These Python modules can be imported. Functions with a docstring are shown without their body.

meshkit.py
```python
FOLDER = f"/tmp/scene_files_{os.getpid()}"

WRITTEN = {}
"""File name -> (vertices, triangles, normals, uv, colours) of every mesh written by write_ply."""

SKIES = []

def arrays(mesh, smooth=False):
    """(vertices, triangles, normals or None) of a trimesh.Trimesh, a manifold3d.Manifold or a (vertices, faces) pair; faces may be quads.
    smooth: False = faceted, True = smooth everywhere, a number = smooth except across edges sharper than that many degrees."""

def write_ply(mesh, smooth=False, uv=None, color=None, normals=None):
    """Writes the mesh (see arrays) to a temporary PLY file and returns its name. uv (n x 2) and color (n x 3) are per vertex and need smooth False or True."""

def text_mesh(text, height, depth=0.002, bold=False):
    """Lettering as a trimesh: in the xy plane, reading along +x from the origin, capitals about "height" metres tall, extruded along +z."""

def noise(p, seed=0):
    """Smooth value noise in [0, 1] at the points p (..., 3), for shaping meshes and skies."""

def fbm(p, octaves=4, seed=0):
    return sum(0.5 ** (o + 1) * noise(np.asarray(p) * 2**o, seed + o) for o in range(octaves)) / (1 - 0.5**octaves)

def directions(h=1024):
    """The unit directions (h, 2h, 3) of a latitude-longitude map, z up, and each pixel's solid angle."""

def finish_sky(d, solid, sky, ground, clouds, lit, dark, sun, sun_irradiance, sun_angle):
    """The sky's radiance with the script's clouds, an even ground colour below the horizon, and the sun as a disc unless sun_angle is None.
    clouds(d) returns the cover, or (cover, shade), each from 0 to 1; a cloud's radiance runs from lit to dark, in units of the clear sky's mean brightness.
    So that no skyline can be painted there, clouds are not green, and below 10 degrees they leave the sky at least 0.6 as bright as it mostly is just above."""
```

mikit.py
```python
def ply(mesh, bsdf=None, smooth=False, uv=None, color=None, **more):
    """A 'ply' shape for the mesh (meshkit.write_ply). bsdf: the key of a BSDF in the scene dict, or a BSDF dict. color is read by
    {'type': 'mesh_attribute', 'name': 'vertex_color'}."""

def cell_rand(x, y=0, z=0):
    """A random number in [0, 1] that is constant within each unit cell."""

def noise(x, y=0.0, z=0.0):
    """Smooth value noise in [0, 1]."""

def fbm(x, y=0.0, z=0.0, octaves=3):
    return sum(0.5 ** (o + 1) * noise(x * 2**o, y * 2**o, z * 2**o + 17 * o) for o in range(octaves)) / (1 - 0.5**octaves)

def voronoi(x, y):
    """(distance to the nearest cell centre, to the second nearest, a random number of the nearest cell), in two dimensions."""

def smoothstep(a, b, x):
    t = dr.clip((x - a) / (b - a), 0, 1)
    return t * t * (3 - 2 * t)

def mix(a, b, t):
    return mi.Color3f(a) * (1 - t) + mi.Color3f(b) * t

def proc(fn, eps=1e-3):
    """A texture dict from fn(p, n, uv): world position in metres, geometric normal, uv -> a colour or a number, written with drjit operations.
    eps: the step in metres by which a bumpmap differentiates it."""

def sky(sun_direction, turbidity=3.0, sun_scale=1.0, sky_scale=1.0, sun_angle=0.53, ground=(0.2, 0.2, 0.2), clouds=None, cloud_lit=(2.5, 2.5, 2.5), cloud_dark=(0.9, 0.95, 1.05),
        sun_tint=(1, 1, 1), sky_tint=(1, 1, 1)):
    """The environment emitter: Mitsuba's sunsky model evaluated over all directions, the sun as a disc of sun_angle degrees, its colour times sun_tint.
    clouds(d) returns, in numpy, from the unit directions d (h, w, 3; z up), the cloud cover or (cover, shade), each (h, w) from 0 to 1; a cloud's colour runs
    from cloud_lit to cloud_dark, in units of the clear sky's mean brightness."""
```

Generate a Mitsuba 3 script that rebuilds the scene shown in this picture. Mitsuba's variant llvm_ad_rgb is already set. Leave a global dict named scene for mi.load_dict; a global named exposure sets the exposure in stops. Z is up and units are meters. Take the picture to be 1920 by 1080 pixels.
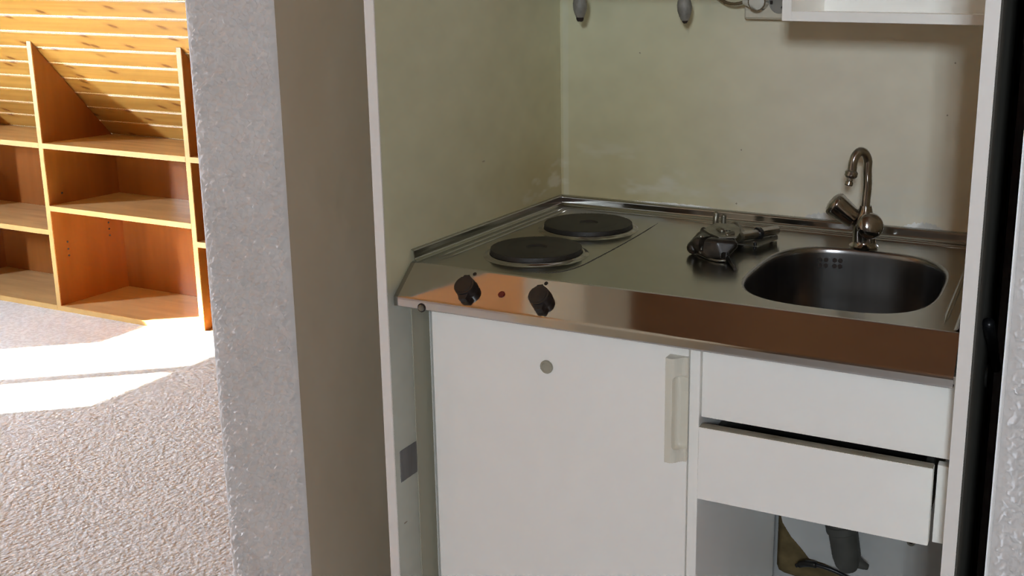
import math, random
import numpy as np, trimesh, manifold3d as m3
import shapely, shapely.geometry as sg
import drjit as dr
import mitsuba as mi
import mikit, meshkit
from mikit import proc, noise, fbm, voronoi, smoothstep, mix

T = mi.ScalarTransform4f
random.seed(7); RNG = np.random.default_rng(7)
scene, labels = {}, {}

# ------------------------------------------------------------------ camera, sky, sun, window light, exposure
CAM = np.array([1.1111, -1.4231, 1.3834]); YAW, PITCH, ROLL, FPX, PPX, PPY = 0.3734, 0.2087, 0.0158, 1865.06, 1260.92, 396.63
def cam_rows():
    f = np.array([-math.sin(YAW)*math.cos(PITCH), math.cos(YAW)*math.cos(PITCH), -math.sin(PITCH)])
    r = np.array([math.cos(YAW), math.sin(YAW), 0]); u = np.cross(r, f)
    c, s = math.cos(ROLL), math.sin(ROLL)
    return c*r + s*u, -s*r + c*u, f
_r, _u, _f = cam_rows()
scene['camera'] = {'type': 'perspective', 'fov': math.degrees(2*math.atan(960/FPX)), 'fov_axis': 'x', 'near_clip': 0.02, 'far_clip': 100,
    'principal_point_offset_x': -(PPX-960)/1920, 'principal_point_offset_y': -(PPY-540)/1080,
    'to_world': T().look_at(origin=CAM.tolist(), target=(CAM+_f).tolist(), up=_u.tolist())}
SUN_AZ, SUN_EL = math.radians(37.0), math.radians(30.5)          # the sun shines towards +x, +y
SUN = (-math.cos(SUN_EL)*math.cos(SUN_AZ), -math.cos(SUN_EL)*math.sin(SUN_AZ), math.sin(SUN_EL))
scene['sky'] = mikit.sky(SUN, turbidity=3.0, sun_scale=100.0, sky_scale=1.0, sun_tint=(.86, 1.0, 1.18))
DAY_SIDE = (330.0, 400.0, 480.0)       # daylight in the gable window beside the open sash
DAY_REAR = (94.0, 109.0, 121.0)       # daylight in the small window behind the viewer
exposure = 0.55

# ------------------------------------------------------------------ helpers
def key_of(name, parent=None):
    k = (parent + '__' + name) if parent else name
    if k not in scene and k not in labels: return k
    i = 1
    while f'{k}_{i:03d}' in scene or f'{k}_{i:03d}' in labels: i += 1
    return f'{k}_{i:03d}'
def thing(name, label, cat, group=None):
    k = key_of(name); labels[k] = {'label': label, 'category': cat}
    if group: labels[k]['group'] = group
    return k
def obj(name, mesh, mat, parent=None, smooth=False, label=None, kind=None, cat=None, group=None, **kw):
    k = key_of(name, parent)
    scene[k] = mikit.ply(mesh, mat, smooth=smooth, **kw)
    d = {}
    if label: d['label'] = label
    if kind: d['kind'] = kind
    if cat: d['category'] = cat
    if group: d['group'] = group
    if d: labels[k] = d
    return k
def box(x0, x1, y0, y1, z0, z1, c=0.0):
    """a box, its edges chamfered by c"""
    if c <= 0:
        m = trimesh.creation.box((x1-x0, y1-y0, z1-z0)); m.apply_translation(((x0+x1)/2, (y0+y1)/2, (z0+z1)/2)); return m
    pts = []
    for sx, x in ((1, x0), (-1, x1)):
        for sy, y in ((1, y0), (-1, y1)):
            for sz, z in ((1, z0), (-1, z1)):
                pts += [(x, y+sy*c, z+sz*c), (x+sx*c, y, z+sz*c), (x+sx*c, y+sy*c, z)]
    return trimesh.Trimesh(np.array(pts)).convex_hull
def cat(*ms): return trimesh.util.concatenate(list(ms))
def frame_from(axis):
    w = np.asarray(axis, float); w = w/np.linalg.norm(w)
    a = np.cross(w, [0, 0, 1.0]) if abs(w[2]) < .9 else np.cross(w, [1.0, 0, 0])
    a /= np.linalg.norm(a); return a, np.cross(w, a), w
def orient(mesh, origin, axis, up=None):
    a, b, w = frame_from(axis)
    if up is not None:
        a = np.asarray(up, float) - np.dot(up, w)*w; a /= np.linalg.norm(a); b = np.cross(w, a)
    M = np.eye(4); M[:3, 0], M[:3, 1], M[:3, 2], M[:3, 3] = a, b, w, origin
    m = mesh.copy(); m.apply_transform(M); return m
def lathe(profile, n=48):
    """profile (r, z) from bottom to top, closed on the axis where r = 0"""
    p = np.array(profile, float); a = np.arange(n)*2*math.pi/n
    v = np.stack([p[:, None, 0]*np.cos(a), p[:, None, 0]*np.sin(a), np.broadcast_to(p[:, None, 1], (len(p), n))], -1).reshape(-1, 3)
    f = []
    for i in range(len(p)-1):
        for j in range(n):
            k = (j+1) % n
            A, B, Cc, D = i*n+j, i*n+k, (i+1)*n+k, (i+1)*n+j
            f += [(A, B, Cc), (A, Cc, D)]
    m = trimesh.Trimesh(v, f, process=False); m.merge_vertices(); m.update_faces(m.nondegenerate_faces()); return m
def smooth_path(pts, n=40):
    from scipy.interpolate import CubicSpline
    p = np.array(pts, float); s = np.r_[0, np.cumsum(np.linalg.norm(np.diff(p, axis=0), axis=1))]
    return CubicSpline(s, p)(np.linspace(0, s[-1], n))
def tube(pts, r, sides=16, cap=True):
    p = np.array(pts, float); n = len(p); r = np.broadcast_to(r, (n,))
    t = np.gradient(p, axis=0); t /= np.linalg.norm(t, axis=1, keepdims=True)
    a, _, _ = frame_from(t[0]); A = []
    for i in range(n):
        a = a - np.dot(a, t[i])*t[i]; a /= np.linalg.norm(a); A.append(a)
    A = np.array(A); B = np.cross(t, A); an = np.arange(sides)*2*math.pi/sides
    v = (p[:, None] + r[:, None, None]*(np.cos(an)[None, :, None]*A[:, None] + np.sin(an)[None, :, None]*B[:, None])).reshape(-1, 3)
    f = []
    for i in range(n-1):
        for j in range(sides):
            k = (j+1) % sides; f += [(i*sides+j, i*sides+k, (i+1)*sides+k), (i*sides+j, (i+1)*sides+k, (i+1)*sides+j)]
    if cap:
        c0, c1 = len(v), len(v)+1; v = np.vstack([v, p[0], p[-1]])
        for j in range(sides):
            k = (j+1) % sides; f += [(c0, k, j), (c1, (n-1)*sides+j, (n-1)*sides+k)]
    return trimesh.Trimesh(v, f, process=False)
def extrude_x(poly, x0, x1):
    """a polygon drawn in (y, z) extruded along x"""
    m = trimesh.creation.extrude_polygon(poly, x1-x0, engine='earcut')
    v = np.array(m.vertices); m.vertices = np.c_[v[:, 2]+x0, v[:, 0], v[:, 1]]; return m
def extrude_y(poly, y0, y1):
    """a polygon drawn in (x, z) extruded along y"""
    m = trimesh.creation.extrude_polygon(poly, y1-y0, engine='earcut')
    v = np.array(m.vertices); m.vertices = np.c_[v[:, 0], v[:, 2]+y0, v[:, 1]]; m.invert(); return m
def to_tm(man):
    q = man.to_mesh(); return trimesh.Trimesh(np.array(q.vert_properties)[:, :3], np.array(q.tri_verts), process=False)
def rbox(sx, sy, sz, r, seg=16):
    """rounded box round the origin, as a manifold"""
    return m3.Manifold.batch_hull([m3.Manifold.sphere(r, seg).translate((a*(sx/2-r), b*(sy/2-r), c*(sz/2-r))) for a in (-1, 1) for b in (-1, 1) for c in (-1, 1)])
def fillet(pts, rad, n=6):
    """polyline with its inner corners rounded"""
    p = [np.array(q, float) for q in pts]; out = [p[0]]
    for i in range(1, len(p)-1):
        a = (p[i-1]-p[i]); b = (p[i+1]-p[i]); la, lb = np.linalg.norm(a), np.linalg.norm(b); a /= la; b /= lb
        d = min(rad, la*.45, lb*.45)
        for t in np.linspace(0, 1, n):
            out.append((1-t)**2*(p[i]+a*d) + 2*t*(1-t)*p[i] + t*t*(p[i]+b*d))
    return out + [p[-1]]

# ------------------------------------------------------------------ materials
def pr(key, col, rough=.5, metal=0., spec=.5, bump=None, scale=1., **kw):
    b = {'type': 'principled', 'base_color': col if isinstance(col, dict) else {'type': 'rgb', 'value': list(col)}, 'roughness': rough, 'metallic': metal, 'specular': spec, **kw}
    if bump: b = {'type': 'bumpmap', 'arbitrary': bump, 'scale': scale, 'bsdf': b}
    scene[key] = {'type': 'twosided', 'bsdf': b}
    return key
def c3(*v): return mi.Color3f(*v)

M_PAINT = pr('mat_wall_paint', proc(lambda p, n, uv: mix((.60, .575, .56), (.68, .655, .64), fbm(p.x*9, p.y*9, p.z*9, 3))), .85, spec=.12)
M_PLASTER = pr('mat_plaster', proc(lambda p, n, uv: mix((.54, .445, .325), (.62, .53, .41), fbm(p.x*5+3, p.y*14, p.z*5, 4))), .7,
               bump=proc(lambda p, n, uv: fbm(p.x*60, p.y*60, p.z*60, 3)*.0010, 1e-3), scale=1.)
M_CARPET = pr('mat_carpet', proc(lambda p, n, uv: mix((.56, .585, .605), (.66, .695, .72), smoothstep(.3, .7, fbm(p.x*110, p.y*110, p.z*20, 3)))), .95, spec=.1,
              bump=proc(lambda p, n, uv: fbm(p.x*120, p.y*120, 0, 3)*.006, 1.5e-3), scale=1.)
def pine(p, n, uv):
    t = p.z*1.28
    row = dr.floor((p.z-.812)/.0675)
    g = fbm(p.x*1.6+row*7.3, t*55+row*3.1, row*2.7, 4)
    col = mix((.35, .165, .028), (.52, .285, .066), g)
    d, d2, r = voronoi(p.x*8.5+row*11.7 + (t*13), t*17.0+row*.37)
    on = smoothstep(.52, .60, r)
    knot = smoothstep(.22, .08, d)*on
    col = mix(col, (.40, .19, .042), smoothstep(.42, .22, d)*on*.65)
    return mix(col, (.17, .060, .012), knot*.85)
M_PINE = pr('mat_pine', proc(pine), .38, spec=.4)
M_TONGUE = pr('mat_tongue', (.93, .77, .42), .5)
def ceil_col(p, n, uv):
    row = dr.floor(p.y/.0865); g = fbm(p.x*1.6+row*5.3, p.y*55, row, 3)
    return mix(mix((.34, .14, .035), (.48, .22, .065), g), mix((.20, .085, .032), (.30, .135, .055), g), dr.select(p.x > -.43, 1.0, 0.0))  # boards over the hall coloured darker for the dimmer light there
M_CEIL = pr('mat_ceiling_boards', proc(ceil_col), .5)
def veneer(dark, light):
    return lambda p, n, uv: mix(dark, light, fbm(p.x*26, p.y*26, p.z*2.2, 4))
M_VENEER = pr('mat_veneer', proc(veneer((.20, .058, .009), (.31, .105, .020))), .35, spec=.4)
M_SHELFTOP = pr('mat_shelf_top', proc(lambda p, n, uv: mix((.36, .225, .095), (.54, .37, .17), fbm(p.x*4, p.y*34, p.z*8, 4))), .35)
M_REARWALL = pr('mat_rear_wall', (.36, .32, .29), .8)
M_CREAM = pr('mat_cream_paint', (.68, .57, .40), .7)
M_MOTTLED = pr('mat_mottled_edge', proc(lambda p, n, uv: mix((.13, .11, .065), (.36, .34, .29), fbm(p.x*14, p.y*60, 0, 4))), .8)  # mottled olive-brown, darker than the drawer front
M_GAP_SHADE = pr('mat_gap_shade', (.38, .36, .28), .6)
M_DARKWALL = pr('mat_dark_wall', proc(veneer((.16, .065, .022), (.24, .105, .04))), .5)  # dark wood tone on unseen walls, chosen to cut bounced light
M_LIT_EDGE = pr('mat_lit_edge', proc(lambda p, n, uv: mix((.50, .30, .095), (.60, .40, .15), fbm(p.x*9, p.y*9, p.z*9, 3))), .5)  # brightness of edges facing the light, put into their colour
M_HOLE = pr('mat_hole', (.02, .013, .01), .8)
M_LAM = pr('mat_laminate', proc(lambda p, n, uv: mix((.85, .825, .78), (.89, .865, .82), fbm(p.x*7, p.y*7, p.z*7, 3))), .42)
M_LAMEDGE = pr('mat_edge_band', (.76, .72, .68), .5)
def grime(p, n, uv):
    base = mix((.57, .545, .36), (.63, .605, .425), fbm(p.x*4+2, p.y*4, p.z*4, 4))
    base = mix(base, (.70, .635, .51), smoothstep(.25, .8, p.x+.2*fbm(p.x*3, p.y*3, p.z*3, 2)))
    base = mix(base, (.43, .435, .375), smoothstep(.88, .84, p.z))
    # yellowed cooking film over the hotplates, thinner with height and towards the sink
    film = smoothstep(1.40, .93, p.z)*smoothstep(.62, .1, p.x)*smoothstep(.05, .45, p.y)*(.35+.65*fbm(p.x*7, p.y*7+5, p.z*5, 4))
    base = mix(base, (.40, .335, .16), film*.8)
    corner_brown = smoothstep(1.12, .93, p.z)*smoothstep(.30, .62, p.y)*smoothstep(.30, .0, p.x)*(.4+.6*fbm(p.x*9, p.y*9, p.z*9, 4))  # browner low in the back left corner
    base = mix(base, (.34, .255, .10), corner_brown*.7)
    base = mix(base, (.62, .62, .54), smoothstep(.024, .016, p.x)*smoothstep(.004, .008, p.x)*.25)
    base = base*(.94+.12*fbm(p.x*22, p.y*22, p.z*22, 3))
    scuff = smoothstep(.50, .70, fbm(p.x*11+9, p.y*11, p.z*23, 4))*smoothstep(1.10, .96, p.z)*smoothstep(.90, .93, p.z)*smoothstep(.35, .67, p.y)
    base = mix(base, (.66, .64, .56), scuff*.5)
    speck = smoothstep(.020, .012, voronoi(p.x*9+p.y*3, p.z*9)[0])*smoothstep(.88, .90, voronoi(p.x*9+p.y*3, p.z*9)[2])
    return mix(base, (.22, .17, .12), speck*.8)
M_GRIME = pr('mat_stained_panel', proc(grime), .38)
def lime(p, n, uv):
    return mix((.58, .56, .52), (.84, .83, .80), smoothstep(.35, .6, fbm(p.x*30, p.y*30, p.z*30, 3)))
M_LIME = pr('mat_limescale', proc(lime), .8)
M_NEAR_BLACK = pr('mat_near_black', proc(lambda p, n, uv: mix((.045, .043, .036), (.075, .070, .058), fbm(p.x*20, p.y*20, p.z*6, 3))), .8)
M_STEEL = pr('mat_steel', proc(lambda p, n, uv: mix((.34, .33, .295), (.43, .42, .385), fbm(p.x*7, p.y*7, p.z*7, 4))), proc(lambda p, n, uv: .15+.12*fbm(p.x*12+4, p.y*12, p.z*12, 3)), 1.0)
M_APRON = pr('mat_apron_steel', (.55, .53, .51), .07, 1.0)
M_RIM = pr('mat_rim_steel', (.36, .35, .33), .12, 1.0)
M_BOWL = pr('mat_bowl_steel', proc(lambda p, n, uv: mix((.24, .232, .225), (.32, .312, .305), fbm(p.x*90, p.y*90, p.z*3, 2))), .24, 1.0)
M_CHROME = pr('mat_chrome', proc(lambda p, n, uv: mix((.24, .225, .205), (.50, .48, .46), fbm(p.x*60, p.y*60, p.z*60, 3))), .10, 1.0)
M_IRON = pr('mat_cast_iron', proc(lambda p, n, uv: mix((.006, .005, .004), (.016, .013, .010), fbm(p.x*20, p.y*20, 0, 3))), .55,
            bump=proc(lambda p, n, uv: fbm(p.x*300, p.y*300, 0, 2)*.0003, 5e-4), scale=1.)
M_BLACK = pr('mat_black_plastic', (.008, .008, .009), .35)
M_RED = pr('mat_red_lens', (.10, .004, .003), .3)
M_DARKPLASTIC = pr('mat_dark_grey_plastic', proc(lambda p, n, uv: mix((.035, .035, .03), (.075, .073, .063), fbm(p.x*30, p.y*30, p.z*30, 3))), .6)
M_GREYCAP = pr('mat_grey_cap', proc(lambda p, n, uv: mix((.27, .255, .19), (.36, .34, .27), fbm(p.x*90, p.y*90, p.z*90, 3))), .6)
M_HANDLE = pr('mat_handle_plastic', (.66, .62, .52), .35)
M_PLUG = pr('mat_plug_plastic', (.56, .53, .46), .45)
M_SOCKET = pr('mat_socket_plastic', (.56, .51, .41), .45)
M_SOCKIN = pr('mat_socket_inset', (.24, .225, .20), .5)
M_CABLE = pr('mat_brown_cable', (.12, .085, .045), .6)
M_FOIL = pr('mat_dark_foil', proc(lambda p, n, uv: mix((.16, .16, .17), (.26, .26, .27), fbm(p.x*60, p.y*90, p.z*9, 3))), .35, .7)
M_HOOK = pr('mat_hook', proc(lambda p, n, uv: mix((.10, .095, .08), (.32, .30, .27), fbm(p.x*70, p.y*70, p.z*45, 3))), .55)
M_LEATHER = pr('mat_dark_casing', proc(lambda p, n, uv: mix((.006, .005, .004), (.028, .021, .015), smoothstep(.4, .75, fbm(p.x*40, p.y*40, p.z*40, 3)))), .35)
M_DULL = pr('mat_dull_metal', proc(lambda p, n, uv: mix((.10, .092, .07), (.30, .285, .235), fbm(p.x*45, p.y*45, p.z*45, 4))), .4, .85)
M_FOAM = pr('mat_brown_insulation', proc(lambda p, n, uv: mix((.045, .03, .010), (.17, .12, .05), fbm(p.x*40, p.y*40, p.z*40, 4))), .95)
M_BACKWALL = pr('mat_rough_wall', proc(lambda p, n, uv: mix((.40, .39, .37), (.52, .51, .49), fbm(p.x*9, p.y*9, p.z*9, 4))), .8)
M_FRAME = pr('mat_window_frame', (.75, .74, .72), .4)

# ------------------------------------------------------------------ the room
obj('floor', box(-4.65, 2.6, -3.6, 2.0, -.12, 0), M_CARPET, kind='structure')
def woodchip_face(x0, x1, z0, z1, y, step=.0022, seed=0):
    """a papered wall face in the plane y, its chips raised towards -y"""
    nx, nz = int((x1-x0)/step)+1, int((z1-z0)/step)+1
    X, Z = np.meshgrid(np.linspace(x0, x1, nx), np.linspace(z0, z1, nz))
    P = np.stack([X, np.zeros_like(X)+seed, Z], -1)
    s = lambda a, b, t: np.clip((t-a)/(b-a), 0, 1)**2*(3-2*np.clip((t-a)/(b-a), 0, 1))
    warp = (meshkit.fbm(P*35, 2, 5)-.5)*.012
    n1 = meshkit.noise(np.stack([(X+warp)*190, P[..., 1], (Z+warp)*105], -1), 1); n2 = meshkit.noise(np.stack([(X-warp)*160+9, P[..., 1], (Z+warp)*150], -1), 2)
    h = .0066*s(.34, .96, n1) + .0058*s(.42, .96, n2) + .0026*meshkit.fbm(np.stack([X*260, P[..., 1], Z*170], -1), 2, 3)
    edge = np.minimum(np.minimum((X-x0)/.022, (x1-X)/.008), 1); Y = y - h*np.clip(edge, 0, 1)**1.5 + .004*(1-np.clip(np.minimum(X-x0, x1-X)/.006, 0, 1))**2
    v = np.stack([X, Y, Z], -1).reshape(-1, 3); i = np.arange(nx*nz).reshape(nz, nx)
    a, b, c, d = i[:-1, :-1].ravel(), i[:-1, 1:].ravel(), i[1:, 1:].ravel(), i[1:, :-1].ravel()
    return trimesh.Trimesh(v, np.vstack([np.c_[a, b, c], np.c_[a, c, d]]), process=False)
YW, XL0, XL1, XR, YB, H = -.001, -.428, -.218, 1.064, .676, 2.45
obj('wall_left', box(XL0, XL1, YW+.004, 1.9, 0, H), M_PLASTER, kind='structure')
obj('wallpaper', woodchip_face(XL0, XL1, 0, H, YW), M_PAINT, 'wall_left', smooth=True, label='grey-white woodchip wallpaper on the front of the wall end')
obj('absorber', box(XL0-.012, XL0, .03, 1.88, 0, H), M_DARKWALL, 'wall_left', label='added unseen dark cladding on the side towards the shelves')  # added, unseen: keeps bounced light off the shelf sides
obj('wall_right', box(XR, 2.6, YW+.004, 1.9, 0, H), M_PAINT, kind='structure')
obj('wallpaper', woodchip_face(XR, XR+.30, 0, H, YW, seed=3), M_PAINT, 'wall_right', smooth=True, label='white woodchip wallpaper beside the dark gap')
obj('corner_bead', tube([(XR+.002, YW-.001, 0), (XR+.002, YW-.001, H)], .0032, 10), M_FRAME, 'wall_right', smooth=True, label='white corner bead')
obj('wall_back', box(XL1+.0005, XR-.0005, YB+.024, 1.9, 0, H), M_BACKWALL, kind='structure')
obj('wall_partition', cat(box(XL0, XL1, -1.15, YW+.004, 2.09, H), box(XL0, XL1, -3.45, -1.15, 0, H)), M_CREAM, kind='structure')
obj('wall_knee', box(-4.65, XL0, 1.885, 1.98, 0, .80), M_PAINT, kind='structure')
# ceiling: the boarded roof slope over the shelves, and the flat boarded ceiling of the room
SL = 1.25; roof_y = lambda z: 1.51 + (1.18-z)/SL
E_ = np.array([0, -1/math.hypot(1, SL), SL/math.hypot(1, SL)]); N_ = np.array([0, -E_[2], E_[1]]); N_ = N_ if N_[1] < 0 else -N_
obj('ceiling', box(-4.65, 2.6, -3.6, roof_y(H)+.10, H, H+.08), M_CEIL, kind='structure')
PITCHP = .0675*math.hypot(1, SL)/SL
def slope_bar(t0, t1, n0, n1, x0, x1, c):
    m = box(x0, x1, t0, t1, n0, n1, c); v = np.array(m.vertices)
    m.vertices = np.c_[v[:, 0], np.zeros((len(v), 2))] + v[:, 1:2]*E_ + v[:, 2:3]*N_ + np.array([0, roof_y(.812), .812]); 
    if m.volume < 0: m.invert()
    return m
for k in range(-2, 24):
    t0 = k*PITCHP
    pk = obj('plank', slope_bar(t0+.005, t0+PITCHP-.004, -.016, 0.0, -4.549, XL0-.001, .0022), M_PINE, 'ceiling')
    obj('tongue', slope_bar(t0-.006, t0+.007, -.016, -.0035, -4.549, XL0-.001, 0), M_TONGUE, pk)
# the gable wall far left, with an open sash (sun) and a bright fixed window, and the wall behind the viewer
GX = -4.55
SUN_Y = (-1.232, -.865, -.815, -.345)
gw = sg.box(-3.6, 0, 2.0, 2.6)
opening = sg.box(SUN_Y[0], .9, SUN_Y[3], 2.0).union(sg.box(SUN_Y[3]-.01, 1.60, -.10, 2.0))
gw = gw.difference(opening.buffer(.035, join_style='mitre')).difference(sg.box(-.32, 1.02, -.04, 1.38))
g_ = trimesh.creation.extrude_polygon(gw, .10, engine='earcut'); v = np.array(g_.vertices); g_.vertices = np.c_[GX-v[:, 2], v[:, 0], v[:, 1]]
obj('wall_gable', g_, M_DARKWALL, kind='structure')
def window_frame(y0, y1, z0, z1, w=.045):
    p = sg.box(y0, z0, y1, z1).difference(sg.box(y0+w, z0+w, y1-w, z1-w)); m = trimesh.creation.extrude_polygon(p, .05, engine='earcut'); v = np.array(m.vertices); m.vertices = np.c_[GX-.02-v[:, 2], v[:, 0], v[:, 1]]; return m
wf = trimesh.creation.extrude_polygon(opening.buffer(.04, join_style='mitre').difference(opening), .05, engine='earcut'); v = np.array(wf.vertices); wf.vertices = np.c_[GX-.02-v[:, 2], v[:, 0], v[:, 1]]
scene['window_1'] = mikit.ply(cat(wf, box(GX-.07, GX-.02, SUN_Y[1], SUN_Y[2], .9, 2.0)), M_FRAME); labels['window_1'] = {'kind': 'structure'}
scene['window_2'] = mikit.ply(window_frame(-.35, -.01, .99, 1.41, .04), M_FRAME); labels['window_2'] = {'kind': 'structure'}
pane = trimesh.Trimesh([(GX-.045, -.32, 1.02), (GX-.045, -.04, 1.02), (GX-.045, -.04, 1.38), (GX-.045, -.32, 1.38)], [(0, 1, 2), (0, 2, 3)])
scene['window_2__pane'] = mikit.ply(pane, M_FRAME, emitter={'type': 'area', 'radiance': {'type': 'rgb', 'value': list(DAY_SIDE)}})
RY = -3.45
WX0, WX1, WZ0, WZ1 = 1.38, 1.80, 1.88, 2.34
rw = sg.box(GX, 0, 2.6, 2.6).difference(sg.box(WX0, WZ0, WX1, WZ1))
obj('wall_rear', extrude_y(rw, RY-.10, RY), M_REARWALL, kind='structure')
obj('wall_end', box(2.5, 2.6, RY, YW, 0, H), M_DARKWALL, kind='structure')
fr = sg.box(WX0, WZ0, WX1, WZ1)
for k in range(3):
    a = WX0+.03+k*(WX1-WX0-.03)/3; fr = fr.difference(sg.box(a, WZ0+.03, a+(WX1-WX0-.03)/3-.03, WZ1-.03))
scene['window_3'] = mikit.ply(extrude_y(fr, RY-.06, RY-.01), M_FRAME); labels['window_3'] = {'kind': 'structure'}
for k in range(3):
    a = WX0+.03+k*(WX1-WX0-.03)/3; b = a+(WX1-WX0-.03)/3-.03; y = RY-.03
    pn = trimesh.Trimesh([(a, y, WZ0+.03), (a, y, WZ1-.03), (b, y, WZ1-.03), (b, y, WZ0+.03)], [(0, 1, 2), (0, 2, 3)])
    scene[key_of('pane', 'window_3')] = mikit.ply(pn, M_FRAME, emitter={'type': 'area', 'radiance': {'type': 'rgb', 'value': list(DAY_REAR)}})

# ------------------------------------------------------------------ the shelf unit under the roof slope
bs = thing('bookshelf', 'long built-in wooden shelf unit fitted under the boarded roof slope', 'shelf unit')
BY0, BY1, TH = 1.510, 1.868, .024
def upright(x):
    zt = 1.18
    poly = sg.Polygon([(BY0+.004, .0), (BY1, .0), (BY1, min(zt, 1.18-SL*(BY1-1.51))-.012), (BY0+.004, 1.172)])
    k = obj('upright', extrude_x(poly, x-TH, x), M_VENEER, bs)
    obj('edge_strip', box(x-TH, x, BY0, BY0+.004, 0, 1.176, 0), M_LIT_EDGE, k, label='front edge coloured lighter for the light it faces')
    for (yy, zz) in ((1.58, .30), (1.58, .265), (1.58, .23), (1.80, .32), (1.80, .285), (1.80, .25), (1.575, .50)):
        pass
    return k
def shelf(x0, x1, z, zt=None, name='shelf'):
    k = obj(name, box(x0, x1, BY0+.004, BY1-.012, z, z+.0225), M_SHELFTOP, bs)
    obj('edge_strip', box(x0, x1, BY0-.001, BY0+.004, z, z+.0225), M_LIT_EDGE, k, label='front edge coloured lighter for the light it faces')
    return k
XD = [-4.44, -3.772, -2.934, -2.100, -1.266]
for x in XD: upright(x)
for i in range(4):
    a, b = XD[i], XD[i+1]-TH
    obj('back_panel', box(a, b, BY1-.010, BY1, .02, .722), M_VENEER, bs)
    shelf(a, b, .7245)
    shelf(a, b, (.452, .343, .4515, .378)[i])
    shelf(a, b, 0, name='base_board')
pins = []
for x in XD[1:4]:
    for (yy, zz) in ((1.575, .300), (1.575, .268), (1.575, .238), (1.785, .345), (1.785, .315), (1.785, .285), (1.575, .520)):
        pins.append(orient(lathe([(0, 0), (.0045, 0), (.0045, .0012), (0, .0012)], 10), (x-.0004, yy, zz), (1, 0, 0)))
obj('pin_holes', cat(*pins), M_HOLE, bs, kind='stuff', label='small dark peg holes drilled in the uprights')

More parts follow.
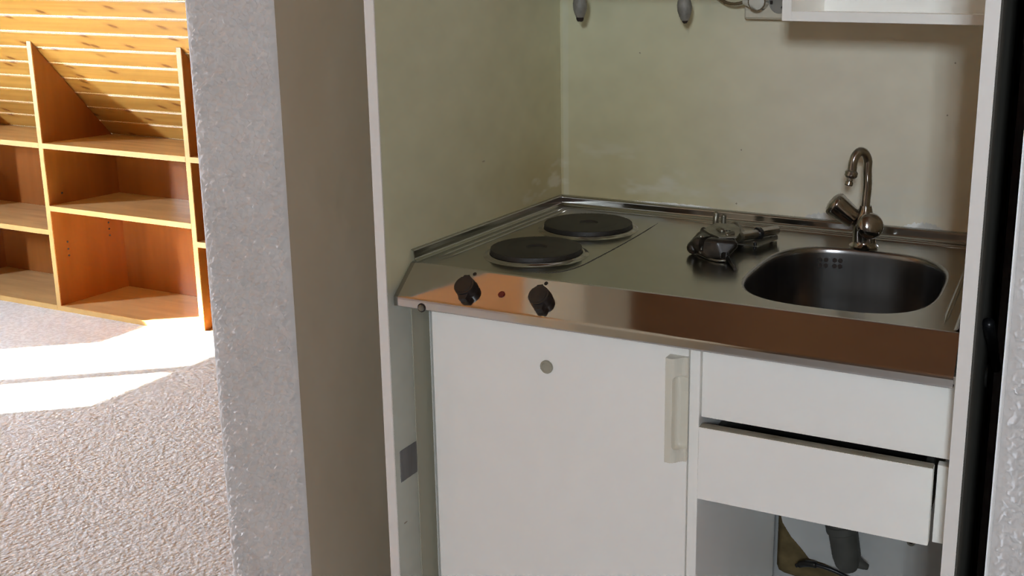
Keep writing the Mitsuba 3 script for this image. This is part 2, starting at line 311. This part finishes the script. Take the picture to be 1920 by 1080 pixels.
# ------------------------------------------------------------------ the kitchenette housing
hs = thing('tall_cabinet', 'open white tall cabinet housing the kitchenette, with pale front edges', 'cabinet')
HT = 2.10
for side, (a, b) in enumerate(((-.020, 0.0), (1.0, 1.020))):
    k = obj('side_panel', box(a, b, .0025, YB+.012, 0, HT, 0), M_GRIME, hs)
    obj('edge_band', box(a, b, 0, .0025, 0, HT, 0), M_LAMEDGE, k, label='pale pinkish-white edge band' if side == 0 else 'white edge band')
    if side == 1: obj('gap_dark_face', box(b, b+.003, .004, YB+.012, 0, HT), M_NEAR_BLACK, k, label='outer face darkened for the shade of the narrow gap')  # gap shade deepened by a dark sheet over the panel
obj('back_panel', box(0, 1.0, YB, YB+.012, .90, HT), M_GRIME, hs, label='stained cream back panel')
obj('catch_plate', box(0, .0012, .017, .068, .477, .541, .0004), M_FOIL, hs, label='dark grey metal plate on the left side panel')
rng = np.random.default_rng(3)
ln = []
for (x0, x1, hgt) in ((.60, .70, .020), (.815, .90, .016), (.18, .42, .006)):
    xs = np.linspace(x0, x1, 26); top = .921+hgt*np.sin(np.linspace(0, math.pi, 26))**.6*(.55+.45*rng.random(26))
    ln.append(extrude_y(sg.Polygon(list(zip(xs, top)) + [(x1, .918), (x0, .918)]), YB-.0008, YB))
for q in ln: obj('residue', q, M_LIME, hs, label='crusty whitish residue along the worktop rim')

# upper shelf box on the right and the cupboard above
ws = thing('wall_shelf', 'white open wall shelf box at the top right of the recess', 'shelf')
SX, SY, SZ = .607, .405, 1.350
obj('side_panel', box(SX, SX+.018, SY, YB-.006, SZ, SZ+.42, .0006), M_LAM, ws)
obj('bottom_board', box(SX+.018, .9995, SY, YB-.006, SZ, SZ+.018, .0006), M_LAM, ws)
obj('top_board', box(SX+.018, .9995, SY, YB-.006, SZ+.402, SZ+.42, .0006), M_LAM, ws)
obj('back_panel', box(SX, .9995, YB-.006, YB-.0003, SZ, SZ+.42), M_LAM, ws)
uc = thing('wall_cupboard', 'white wall cupboard above the hooks, its underside just out of view', 'cupboard')
obj('body', box(.001, SX-.001, .40, YB-.0003, 1.435, 1.85, .0008), M_LAM, uc)
def hook(x, y, tip, label):
    h = thing('hook', label, 'hook', None)
    prof = [(0, -.0880), (.0062, -.0880), (.0088, -.0850), (.0125, -.0760), (.0152, -.0660), (.0160, -.0575), (.0148, -.0480), (.0115, -.0400), (.0075, -.0350), (.0050, -.0320), (.0045, -.0280), (.0045, .0060), (0, .0060)]
    m = lathe(prof, 32); m.apply_transform(trimesh.transformations.rotation_matrix(tip, (0, 1, 0))); m.apply_translation((x, y, 1.429))
    obj('body', m, M_HOOK, h, smooth=40)
    t = lathe([(0, -.094), (.0055, -.094), (.0080, -.090), (.0088, -.0845), (0, -.0845)], 24) if tip == 0 else lathe([(0, -.093), (.004, -.092), (.0065, -.088), (.0085, -.0840), (0, -.0840)], 24)
    t.apply_transform(trimesh.transformations.rotation_matrix(tip, (0, 1, 0))); t.apply_translation((x, y, 1.429))
    obj('tip', t, M_HOLE, h, smooth=40, label='dark tip')
hook(.090, .600, 0, 'grey rounded hook with a flat dark end, hanging near the left corner of the recess')
hook(.335, .600, -.06, 'grey rounded hook with a pointed dark end, hanging left of the wall socket')

# double socket with a plug
so = thing('wall_socket', 'white double wall socket partly behind the wall shelf', 'socket')
obj('base', box(.457, .600, YB-.030, YB-.0003, 1.348, 1.425, .004), M_SOCKET, so)
def disc(r, h, n=48, c=.001): return lathe([(0, 0), (r, 0), (r, h-c), (r-c, h), (0, h)], n)
obj('inset', orient(cat(lathe([(0, .0), (.0215, .0), (.0215, .0008), (0, .0008)], 48), lathe([(.0195, 0), (.0225, 0), (.0225, .0022), (.0195, .0022), (.0195, 0)], 48)), (.5350, YB-.030, 1.383), (0, -1, 0)), M_SOCKIN, so, smooth=40, label='grey round socket inset')
for (dx, dz) in ((.0070, .0100), (.0070, -.0100)):
    obj('hole', orient(disc(.0034, .0012, 20, .0003), (.5350+dx, YB-.0312, 1.383+dz), (0, -1, 0)), M_HOLE, so, label='dark contact hole')
obj('earth_clip', box(.5145, .5200, YB-.0332, YB-.0300, 1.3795, 1.3870, .0005), M_HOLE, so, label='dark earth clip')
pl = thing('plug', 'cream round mains plug in the left socket, with a brown cable', 'plug')
man = m3.Manifold.batch_hull([m3.Manifold.cylinder(.030, .0185, .0175, 48), m3.Manifold.cylinder(.012, .006, .005, 24).rotate((0, 90, 0)).translate((-.034, 0, .015))])
obj('body', orient(to_tm(man), (.4935, YB-.0302, 1.3845), (0, -1, 0), up=(1, 0, 0)), M_PLUG, pl, smooth=35)
obj('rim', orient(lathe([(.0170, .028), (.0190, .028), (.0190, .0312), (.0170, .0312), (.0170, .028)], 48), (.4935, YB-.0302, 1.3845), (0, -1, 0)), M_CABLE, pl, smooth=40, label='brown line round the plug face')
obj('cable', tube(smooth_path([(.462, YB-.045, 1.384), (.440, YB-.043, 1.379), (.415, YB-.034, 1.383), (.385, YB-.022, 1.400), (.360, YB-.012, 1.418), (.345, YB-.006, 1.434)], 40), .0034, 12), M_CABLE, pl, smooth=True, label='thin brown cable')

# ------------------------------------------------------------------ stainless worktop with hotplates and sink
wt = thing('worktop', 'stainless steel kitchenette worktop with two hotplates and a sink', 'worktop')
ZC, X0, X1 = .900, .004, .9955
def rounded(x0, x1, y0, y1, r, n=14):
    return sg.box(x0+r, y0+r, x1-r, y1-r).buffer(r, quad_segs=n)
SKC, SKA, SKB = (.7725, .3150), .1690, .2065
def sink_ring(k, z, n=256, e=3.1):
    a = np.linspace(0, 2*math.pi, n, endpoint=False); c, s = np.cos(a), np.sin(a)
    x = np.sign(c)*abs(c)**(2/e)*(SKA+k); y = np.sign(s)*abs(s)**(2/e)*(SKB+k)
    x = x - .012*((y+SKB)/(2*SKB)-.5)*0
    return np.c_[SKC[0]+x, SKC[1]+y, np.full(n, z)]
hole = sg.Polygon(sink_ring(.004, 0)[:, :2])
deck = sg.box(X0, .0725, X1, .664).difference(hole)
dm = trimesh.creation.extrude_polygon(deck, .0015, engine='earcut'); dm.apply_translation((0, 0, ZC-.0015))
obj('deck', dm, M_STEEL, wt, label='stained matt steel top')
# bowl
rings = [sink_ring(.004, ZC)] + [sink_ring(k, ZC+z) for k, z in ((.002, -.0004), (0, -.0016), (-.0022, -.005), (-.0035, -.012), (-.005, -.04), (-.0075, -.10), (-.0095, -.138), (-.014, -.158), (-.026, -.171), (-.045, -.177), (-.09, -.1795), (-.13, -.181))]
n = len(rings[0]); v = np.vstack(rings + [[(SKC[0], SKC[1], ZC-.182)]]); f = []
for i in range(len(rings)-1):
    for j in range(n):
        k = (j+1) % n; f += [(i*n+j, (i+1)*n+k, i*n+k), (i*n+j, (i+1)*n+j, (i+1)*n+k)]
for j in range(n): f.append(((len(rings)-1)*n+j, len(v)-1, (len(rings)-1)*n+(j+1) % n))
bowl = obj('sink_bowl', trimesh.Trimesh(v, f, process=False), M_BOWL, wt, smooth=True, label='brushed steel sink bowl with rounded corners')
for dx in (-.0235, -.0125, .0045, .0155):
    for dz in (-.0250, -.0370):
        hx = .7025+dx; kk = -.0035-.0015*(-dz-.012)/.028
        hy = SKC[1]+(SKB+kk)*(1-abs((hx-SKC[0])/(SKA+kk))**3.1)**(1/3.1)
        obj('overflow_hole', orient(disc(.0046, .0014, 20, .0003), (hx, hy-.0010, ZC+dz), (.16, -1, .05)), M_HOLE, bowl)
obj('drain', orient(cat(lathe([(0, 0), (.034, 0), (.036, .0015), (.030, .003), (.022, .001), (0, .0008)], 40)), (SKC[0]+.0, SKC[1], ZC-.1818), (0, 0, 1)), M_CHROME, bowl, smooth=40)
# rim upstands: left, back, right
def upstand(p0, p1, inward, th=.007, h=.0215):
    poly = shapely.LineString(fillet([(0, 0), (.0025, .004), (.003, h), (.009, h)], .003)).buffer(.0012, quad_segs=4)
    return poly
def rim_along_x(x0, x1, y, sgn):
    prof = fillet([(y-sgn*.006, ZC), (y, ZC+.0035), (y+sgn*.0015, ZC+.0205), (y+sgn*.010, ZC+.0215)], .004)
    return extrude_x(shapely.LineString(prof).buffer(.0009, quad_segs=3), x0, x1)
def rim_along_y(y0, y1, x, sgn):
    prof = fillet([(x-sgn*.006, ZC), (x, ZC+.0035), (x+sgn*.0015, ZC+.0205), (x+sgn*.006, ZC+.0215)], .004)
    return extrude_y(shapely.LineString(prof).buffer(.0009, quad_segs=3), y0, y1)
rim = cat(rim_along_x(X0, X1, .664, 1), rim_along_y(.076, .672, .0075, -1), rim_along_y(.076, .672, .992, 1))
obj('rim', rim, M_RIM, wt, smooth=50, label='raised shiny rim')
# pressed beads: ridge lines round the hob field and the drainer
def bead(pts, r=.0045, flat=.75, sides=12):
    pp = smooth_path(pts, 60) if len(pts) > 2 else np.linspace(pts[0], pts[1], 60)
    m = tube(pp, r*np.clip(np.minimum(np.arange(60), 59-np.arange(60))/5, .08, 1), sides); v = np.array(m.vertices); v[:, 2] = ZC + (v[:, 2]-ZC)*flat; m.vertices = v; return m
bd = lambda *p: [(x, y, ZC) for x, y in p]
for pts in (bd((.030, .100), (.030, .640)), bd((.048, .100), (.048, .625)), bd((.030, .640), (.965, .640)), bd((.330, .622), (.965, .622)), bd((.968, .10), (.968, .62))):
    obj('bead', bead(pts), M_RIM, wt, smooth=True)
obj('hob_crease', bead(bd((.295, .575), (.300, .50), (.306, .30), (.306, .22), (.303, .165), (.285, .118), (.24, .100)), .0014, .8), M_NEAR_BLACK, wt, smooth=True, label='pressed line right of the hotplates')
# front apron with control panel and lip
YF, YL, ZL, ZB = .0700, .0145, .848, .8305
prof = fillet([(.0745, ZC-.0008), (YF, ZC-.0008), (YL, ZL), (YL-.0003, ZB), (.0330, ZB-.0006)], .0035, 7)
obj('apron', extrude_x(shapely.LineString(prof).buffer(.0008, quad_segs=3), .0135, .9955), M_APRON, wt, smooth=35, label='sloping polished front with the controls')
endp = sg.Polygon([(.0745, ZC-.002), (YF, ZC-.002), (YL+.001, ZL), (YL+.001, ZB), (.0745, ZB)])
obj('end_cap', extrude_x(endp, .0035, .0130), M_RIM, wt, label='dark end of the front')
AN = np.array([0, -(ZC-ZL), (YF-YL)]); AN = AN/np.linalg.norm(AN)      # apron normal, up and forward
AD = np.array([0, -(YF-YL), -(ZC-ZL)]); AD = AD/np.linalg.norm(AD)     # down the slope
def on_apron(x, t): return np.array([x, YF-(YF-YL)*t, ZC-(ZC-ZL)*t]) + AN*.0006
def knob(x, t, turn, name):
    c, s = math.cos(turn), math.sin(turn)
    d2 = np.array([s, 0, 0]) + c*AD                                                 # pointing direction
    body = m3.CrossSection.circle(.0200, 48).extrude(.0175, 0, 0, (.93, .93))
    tail = m3.Manifold.batch_hull([m3.CrossSection.circle(.0165, 40).extrude(.0150, 0, 0, (.92, .92)), m3.Manifold.cube((.004, .013, .0125), True).translate((.0245, 0, .0064))])
    fin = m3.Manifold.batch_hull([m3.CrossSection.circle(.0120, 32).extrude(.0165), m3.Manifold.cube((.003, .010, .0150), True).translate((-.0205, 0, .0078))])
    k = obj('knob', orient(to_tm(body + tail + fin), on_apron(x, t), AN, up=d2), M_BLACK, wt, smooth=35, label='black pointed control knob')
    obj('face', orient(lathe([(0, .0172), (.0150, .0172), (.0150, .0182), (.0140, .0188), (0, .0188)], 40), on_apron(x, t), AN), M_BLACK, k, smooth=35)
knob(.147, .56, math.radians(12), 'left'); knob(.297, .555, math.radians(16), 'right')
obj('pilot_light', orient(disc(.0062, .0025, 24, .0008), on_apron(.217, .56), AN), M_RED, wt, label='small dark red pilot light')
for x in (.1465, .2925): obj('mark', orient(disc(.0036, .0004, 20, .0001), on_apron(x, .115), AN), M_BLACK, wt, label='black dot mark')
sc = obj('screw', orient(lathe([(0, 0), (.0062, 0), (.0062, .002), (.0045, .004), (0, .0045)], 24), (.065, YL-.0015, .8345), (0, -1, 0)), M_DULL, wt, smooth=35, label='small dull screw on the front lip')
obj('washer', orient(lathe([(.0040, 0), (.0082, 0), (.0082, .001), (.0040, .001), (.0040, 0)], 24), (.065, YL-.0012, .8345), (0, -1, 0)), M_HOLE, sc, label='dark washer')
def hotplate(cx, cy, R):
    o = (cx, cy, ZC)
    k = obj('hotplate', orient(lathe([(0, .0110), (.018, .0115), (.021, .0148), (.024, .0151), (R*.62, .0150), (R*.63, .0145), (R*.66, .0145), (R*.67, .0150), (R-.004, .0150), (R-.0015, .0140), (R-.001, .0110), (R-.0012, .003), (0, .003)][::-1], 96), o, (0, 0, 1)), M_IRON, wt, smooth=35, label='black cast-iron hotplate')
    obj('ring', orient(lathe([(R-.001, .0040), (R+.0010, .0056), (R+.0035, .0052), (R+.0055, .0036), (R+.0075, .0018), (R+.0125, .0003)][::-1], 96), o, (0, 0, 1)), M_CHROME, k, smooth=60, label='shiny spill ring')
hotplate(.187, .218, .0890); hotplate(.181, .456, .0955)

# ------------------------------------------------------------------ tap
tp = thing('tap', 'tarnished chrome mixer tap with a swan-neck spout and two handles behind the sink', 'tap')
TX, TY = .757, .548
obj('body', orient(lathe([(0, 0), (.029, 0), (.0295, .004), (.0255, .008), (.0235, .014), (.0235, .034), (.0245, .050), (.0215, .062), (.0165, .070), (.0130, .080), (.0120, .086), (0, .086)], 48), (TX, TY, ZC), (0, 0, 1)), M_CHROME, tp, smooth=40)
dirs = np.array([-.66, -.75, 0])
SP = [np.array([TX, TY, ZC+.070])]
R_ = .040
SP += [np.array([TX, TY, ZC+z]) + dirs*b for z, b in ((.10, 0), (.135, -.001), (.168, .001))]
for a in np.linspace(15, 185, 8): SP.append(np.array([TX, TY, ZC+.166]) + dirs*(.0195-.0195*math.cos(math.radians(a))) + np.array([0, 0, .031*math.sin(math.radians(a))]))
SP.append(np.array([TX, TY, ZC+.157]) + dirs*.0400)
path = smooth_path(SP, 70)
obj('spout', tube(path, .0090, 24), M_CHROME, tp, smooth=True, label='bent swan-neck spout')
tipv = path[-1]-path[-2]
obj('aerator', orient(lathe([(0, -.003), (.0098, -.003), (.0128, .000), (.0128, .008), (.0098, .012), (.0062, .013), (.0062, .018), (.0080, .0195), (.0085, .026), (.0070, .028), (0, .028)], 32), path[-1], tipv), M_CHROME, tp, smooth=40)
def handle(axis, off, L, label):
    a = np.asarray(axis, float)/np.linalg.norm(axis)
    o = np.array([TX, TY, ZC+.040])
    k = obj('handle', orient(lathe([(0, .018), (.0135, .018), (.0135, .024), (.0185, .026), (.0205, .030), (.0262, L-.010), (.0262, L-.006), (.0235, L-.001), (.0185, L+.0025), (.0110, L+.0050), (0, L+.0060)], 32), o, a), M_CHROME, tp, smooth=30, label=label)
    obj('stem', orient(lathe([(0, .0), (.0120, .0), (.0120, .022), (0, .022)], 24), o, a), M_CHROME, k, smooth=40)
handle((-.80, -.12, .60), 0, .083, 'left faceted handle pointing up and away')
handle((.36, -.86, .28), 0, .060, 'right faceted handle facing the room')

# ------------------------------------------------------------------ old fitting lying on the drainer
of = thing('metal_fitting', 'tangle of dark removed metal hardware lying between hotplates and sink', 'hardware')
hullm = lambda pts, r: m3.Manifold.batch_hull([m3.Manifold.sphere(r, 14).translate(tuple(p)) for p in pts])
casing = hullm([(.470, .352, .9105), (.505, .321, .9105), (.531, .321, .9105), (.522, .395, .9105), (.478, .388, .9105), (.480, .326, .931), (.521, .322, .932), (.547, .334, .930), (.516, .395, .932), (.476, .388, .932)], .0100)
casing = casing - rbox(.010, .05, .028, .003).rotate((0, 0, -30)).translate((.492, .318, .930)) - rbox(.012, .04, .014, .003).rotate((0, 0, -12)).translate((.537, .308, .912))
roll = hullm([(.463, .345, .9135), (.470, .376, .9280)], .0130) + hullm([(.470, .376, .930), (.469, .386, .940)], .0065)
obj('casing', to_tm((casing + roll).refine_to_length(.004)), M_LEATHER, of, smooth=40, label='black scuffed casing')
obj('strap', to_tm(hullm([(.487, .323, .912), (.4845, .329, .941)], .0042)), M_DULL, of, smooth=40)
edge = smooth_path([(.455, .372, .9050), (.461, .352, .9035), (.478, .338, .9030), (.503, .318, .9030), (.524, .309, .9030), (.541, .312, .9045)], 30)
obj('lower_edge', tube(edge, .0024, 10), M_DULL, of, smooth=True, label='bright bent lower edge')
def plate(pts, z0, z1, round_=.002, holes=()):
    p = sg.Polygon(pts).buffer(round_)
    for h in holes: p = p.difference(sg.Point(h[0], h[1]).buffer(h[2]))
    m = trimesh.creation.extrude_polygon(p, z1-z0, engine='earcut'); m.apply_translation((0, 0, z0)); return m
obj('top_plate', cat(plate([(.472, .380), (.478, .440), (.512, .446), (.532, .420), (.545, .375), (.550, .345), (.521, .330), (.495, .352)], .9415, .9445, holes=((.520, .385, .006), (.497, .40, .004)))), M_DULL, of, smooth=20, label='dull grey plate on top')
obj('boss', to_tm(hullm([(.500, .390, .944), (.512, .372, .946)], .0065) + hullm([(.530, .352, .944), (.537, .362, .946)], .0050)), M_DULL, of, smooth=40)
obj('bracket', plate([(.516, .425), (.571, .420), (.587, .500), (.570, .556), (.528, .520)], .9095, .9120, .003, holes=((.556, .445, .0055),)), M_DULL, of, smooth=20, label='grey angled bracket plate')
for q in ((.530, .450), (.565, .540), (.576, .500)): obj('spacer', to_tm(hullm([(*q, .904), (*q, .910)], .004)), M_BLACK, of, smooth=40)
obj('tube', tube(np.linspace((.528, .432, .9225), (.580, .527, .9225), 6), .0092, 24), M_CHROME, of, smooth=40, label='short shiny steel tube')
obj('collar', tube(np.linspace((.5525, .4768, .9225), (.5565, .4842, .9225), 3), .0122, 24), M_BLACK, of, smooth=40, label='black collar round the tube')
obj('end_ring', tube(np.linspace((.526, .4285, .9225), (.5300, .4358, .9225), 3), .0112, 24), M_DULL, of, smooth=40)
obj('clip', to_tm(hullm([(.565, .422, .9045), (.566, .420, .9160)], .0035)), M_BLACK, of, smooth=40)
obj('lug', to_tm(hullm([(.452, .505, .9070), (.453, .508, .948)], .0062) + hullm([(.466, .518, .907), (.466, .520, .942)], .0055) + hullm([(.450, .500, .9075), (.478, .450, .930)], .0070)), M_DULL, of, smooth=40)
obj('cap', to_tm(hullm([(.488, .470, .915), (.520, .462, .916), (.512, .500, .912), (.490, .498, .912), (.505, .478, .934)], .0095)), M_DULL, of, smooth=40)
obj('rod', tube([(.530, .348, .908), (.548, .312, .905), (.576, .262, .9036)], .0032, 12), M_LEATHER, of, smooth=40, label='thin dark rod')

# ------------------------------------------------------------------ base units
YD = .067
fg = thing('fridge', 'white built-in fridge with a plain door under the hotplates', 'fridge')
obj('body', box(.016, .558, YD+.045, .600, .04, .812), M_LAM, fg)
dk = obj('door', box(.0470, .5605, YD, YD+.040, .06, .8275, .0012), M_LAM, fg)
obj('lock_cap', orient(lathe([(0, 0), (.0125, 0), (.0125, .002), (.0115, .0038), (.0085, .0042), (.0080, .0034), (0, .0034)], 36), (.290, YD, .738), (0, -1, 0)), M_GREYCAP, dk, smooth=35, label='round grey-green lock cap')
hx0 = .5275
sec = smooth_path([(.0130, -.0225), (.0180, -.0195), (.0235, -.0130), (.0290, -.0085), (.0345, -.0075)], 12)
hpoly = [(0, 0), (0, -.0215), (.0012, -.0230), (.0100, -.0235)] + [tuple(q) for q in sec] + [(.0345, 0)]
hd = m3.CrossSection([hpoly]).extrude(.188).translate((0, 0, -.094))
hd = hd - rbox(.034, .030, .134, .009).translate((.0300, -.0170, -.004))
hm = to_tm(hd); hm.apply_translation((hx0, YD, .704))
obj('handle', hm, M_HANDLE, dk, smooth=35, label='cream plastic grip handle at the right edge of the door')
obj('gasket', box(.0475, .560, YD+.0405, YD+.0445, .07, .81), M_GREYCAP, dk)
obj('side_shade', box(.0003, .0020, .0685, .1225, .05, .82), M_GAP_SHADE, fg, label='added olive-grey strip standing in for shade beside the door')  # shade beside the door put in as a darker strip
obj('side_strip', box(.0003, .0030, .123, .137, .05, .82), M_LAM, fg, label='pale strip at the hinge side')

sk = thing('sink_cabinet', 'white open sink base cabinet with one drawer under the sink', 'cabinet')
obj('side_board', box(.5635, .5815, YD, .598, .0, .829, .0008), M_LAM, sk, label='white upright between fridge and drawer')
obj('fascia', box(.5840, .9960, YD+.004, YD+.022, .692, .829, .0008), M_LAM, sk, label='fixed white panel above the drawer')
obj('filler', box(.9775, .9960, YD+.004, YD+.022, .548, .680, .0008), M_LAM, sk, label='narrow white filler right of the drawer')
dw = obj('drawer', cat(box(.595, .965, YD+.026, .50, .555, .567), box(.595, .607, YD+.026, .50, .567, .655), box(.953, .965, YD+.026, .50, .567, .655), box(.595, .965, .488, .50, .567, .655)), M_NEAR_BLACK, sk, label='drawer box')
obj('front', box(.5845, .9725, YD-.010, YD+.010, .547, .6785, .0010), M_LAM, dw, label='white drawer front, slightly pulled out')
obj('top_edge', box(.5850, .9720, YD-.0085, YD+.0095, .6780, .6792), M_MOTTLED, dw, label='mottled olive-brown top edge of the drawer front')
obj('rail', box(.5840, .9960, YD+.030, YD+.060, .680, .700), M_NEAR_BLACK, sk, label='dark rail in the gap over the drawer')
bx = [(.5820, .330), (.5900, .262), (.6000, .225), (.6200, .196), (.6450, .172), (.6650, .150), (.7000, .146), (.7600, .128), (.82, .118), (.9990, .108), (.9990, .54), (.5820, .54)]
obj('back_board', extrude_y(sg.Polygon(bx), .600, .606), M_BACKWALL, sk, label='grey torn back board')
fo = obj('insulation', to_tm(m3.Manifold.batch_hull([m3.Manifold.sphere(.02, 12).translate(p) for p in ((.60, .64, .10), (.60, .64, .30), (.75, .645, .08), (.70, .645, .19), (.98, .645, .06), (.98, .645, .12))]).refine_to_length(.02)), M_FOAM, smooth=30, label='brown fibrous insulation behind the torn back board of the sink cabinet', cat='insulation')
vv = scene[fo]
tr = thing('drain_trap', 'dark grey plastic drain trap hanging under the sink', 'drain trap')
ax = np.array([.20, -.02, -1.0]); o = np.array([.730, .545, .36])
obj('cup', orient(lathe([(0, 0), (.030, 0), (.033, .003), (.033, .075), (.036, .077), (.036, .092), (.032, .095), (.031, .150), (.027, .170), (.018, .183), (.008, .188), (0, .189)], 40), o, ax), M_DARKPLASTIC, tr, smooth=40)
obj('pipe', tube(smooth_path([(SKC[0], SKC[1], .735), (SKC[0]-.005, .36, .56), (.740, .48, .44), (.731, .542, .37)], 30), .020, 20), M_DARKPLASTIC, tr, smooth=True)
obj('outlet', tube(smooth_path([(.775, .545, .205), (.792, .545, .197), (.806, .548, .192)], 10), np.linspace(.016, .006, 10), 16), M_DARKPLASTIC, tr, smooth=True)
rs = thing('pipe_collar', 'small tarnished ring on the back board below the drawer, right of the drain trap', 'pipe collar')
obj('ring', orient(lathe([(.0045, 0), (.0090, 0), (.0090, .003), (.0045, .003), (.0045, 0)], 24), (.887, .5998, .243), (0, -1, 0)), M_DULL, rs, smooth=40)
obj('opening', orient(disc(.0045, .0012, 20, .0003), (.887, .5998, .243), (0, -1, 0)), M_HOLE, rs)
cb = obj('floor_cable', tube(smooth_path([(.640, .585, .135), (.665, .575, .152), (.700, .570, .156), (.740, .572, .148), (.775, .578, .128), (.80, .585, .09), (.81, .585, .004)], 40), .0045, 12), M_BLACK, smooth=True, label='black cable arching along the bottom of the torn back board', cat='cable')
obj('wrap', tube(smooth_path([(.648, .583, .141), (.668, .5745, .1525), (.688, .5715, .156)], 12), .0075, 12), M_LEATHER, cb, smooth=True)
# cable and grommet on the dark outer face in the gap at the right
gc = obj('gap_cable', tube(smooth_path([(1.0325, .12, .905), (1.0335, .18, .870), (1.0335, .26, .832), (1.0335, .36, .775), (1.0335, .50, .700)], 30), .0095, 14), M_BLACK, smooth=True, label='thick black cable in the dark gap right of the kitchenette', cat='cable')
gr = thing('cable_grommet', 'small round dark grommet in the gap right of the kitchenette', 'grommet')
obj('ring', orient(lathe([(.008, 0), (.020, 0), (.020, .004), (.008, .004), (.008, 0)], 32), (1.0231, .350, .735), (1, 0, 0)), M_DARKPLASTIC, gr, smooth=40)
obj('opening', orient(disc(.008, .0015, 20, .0003), (1.0231, .350, .735), (1, 0, 0)), M_HOLE, gr)
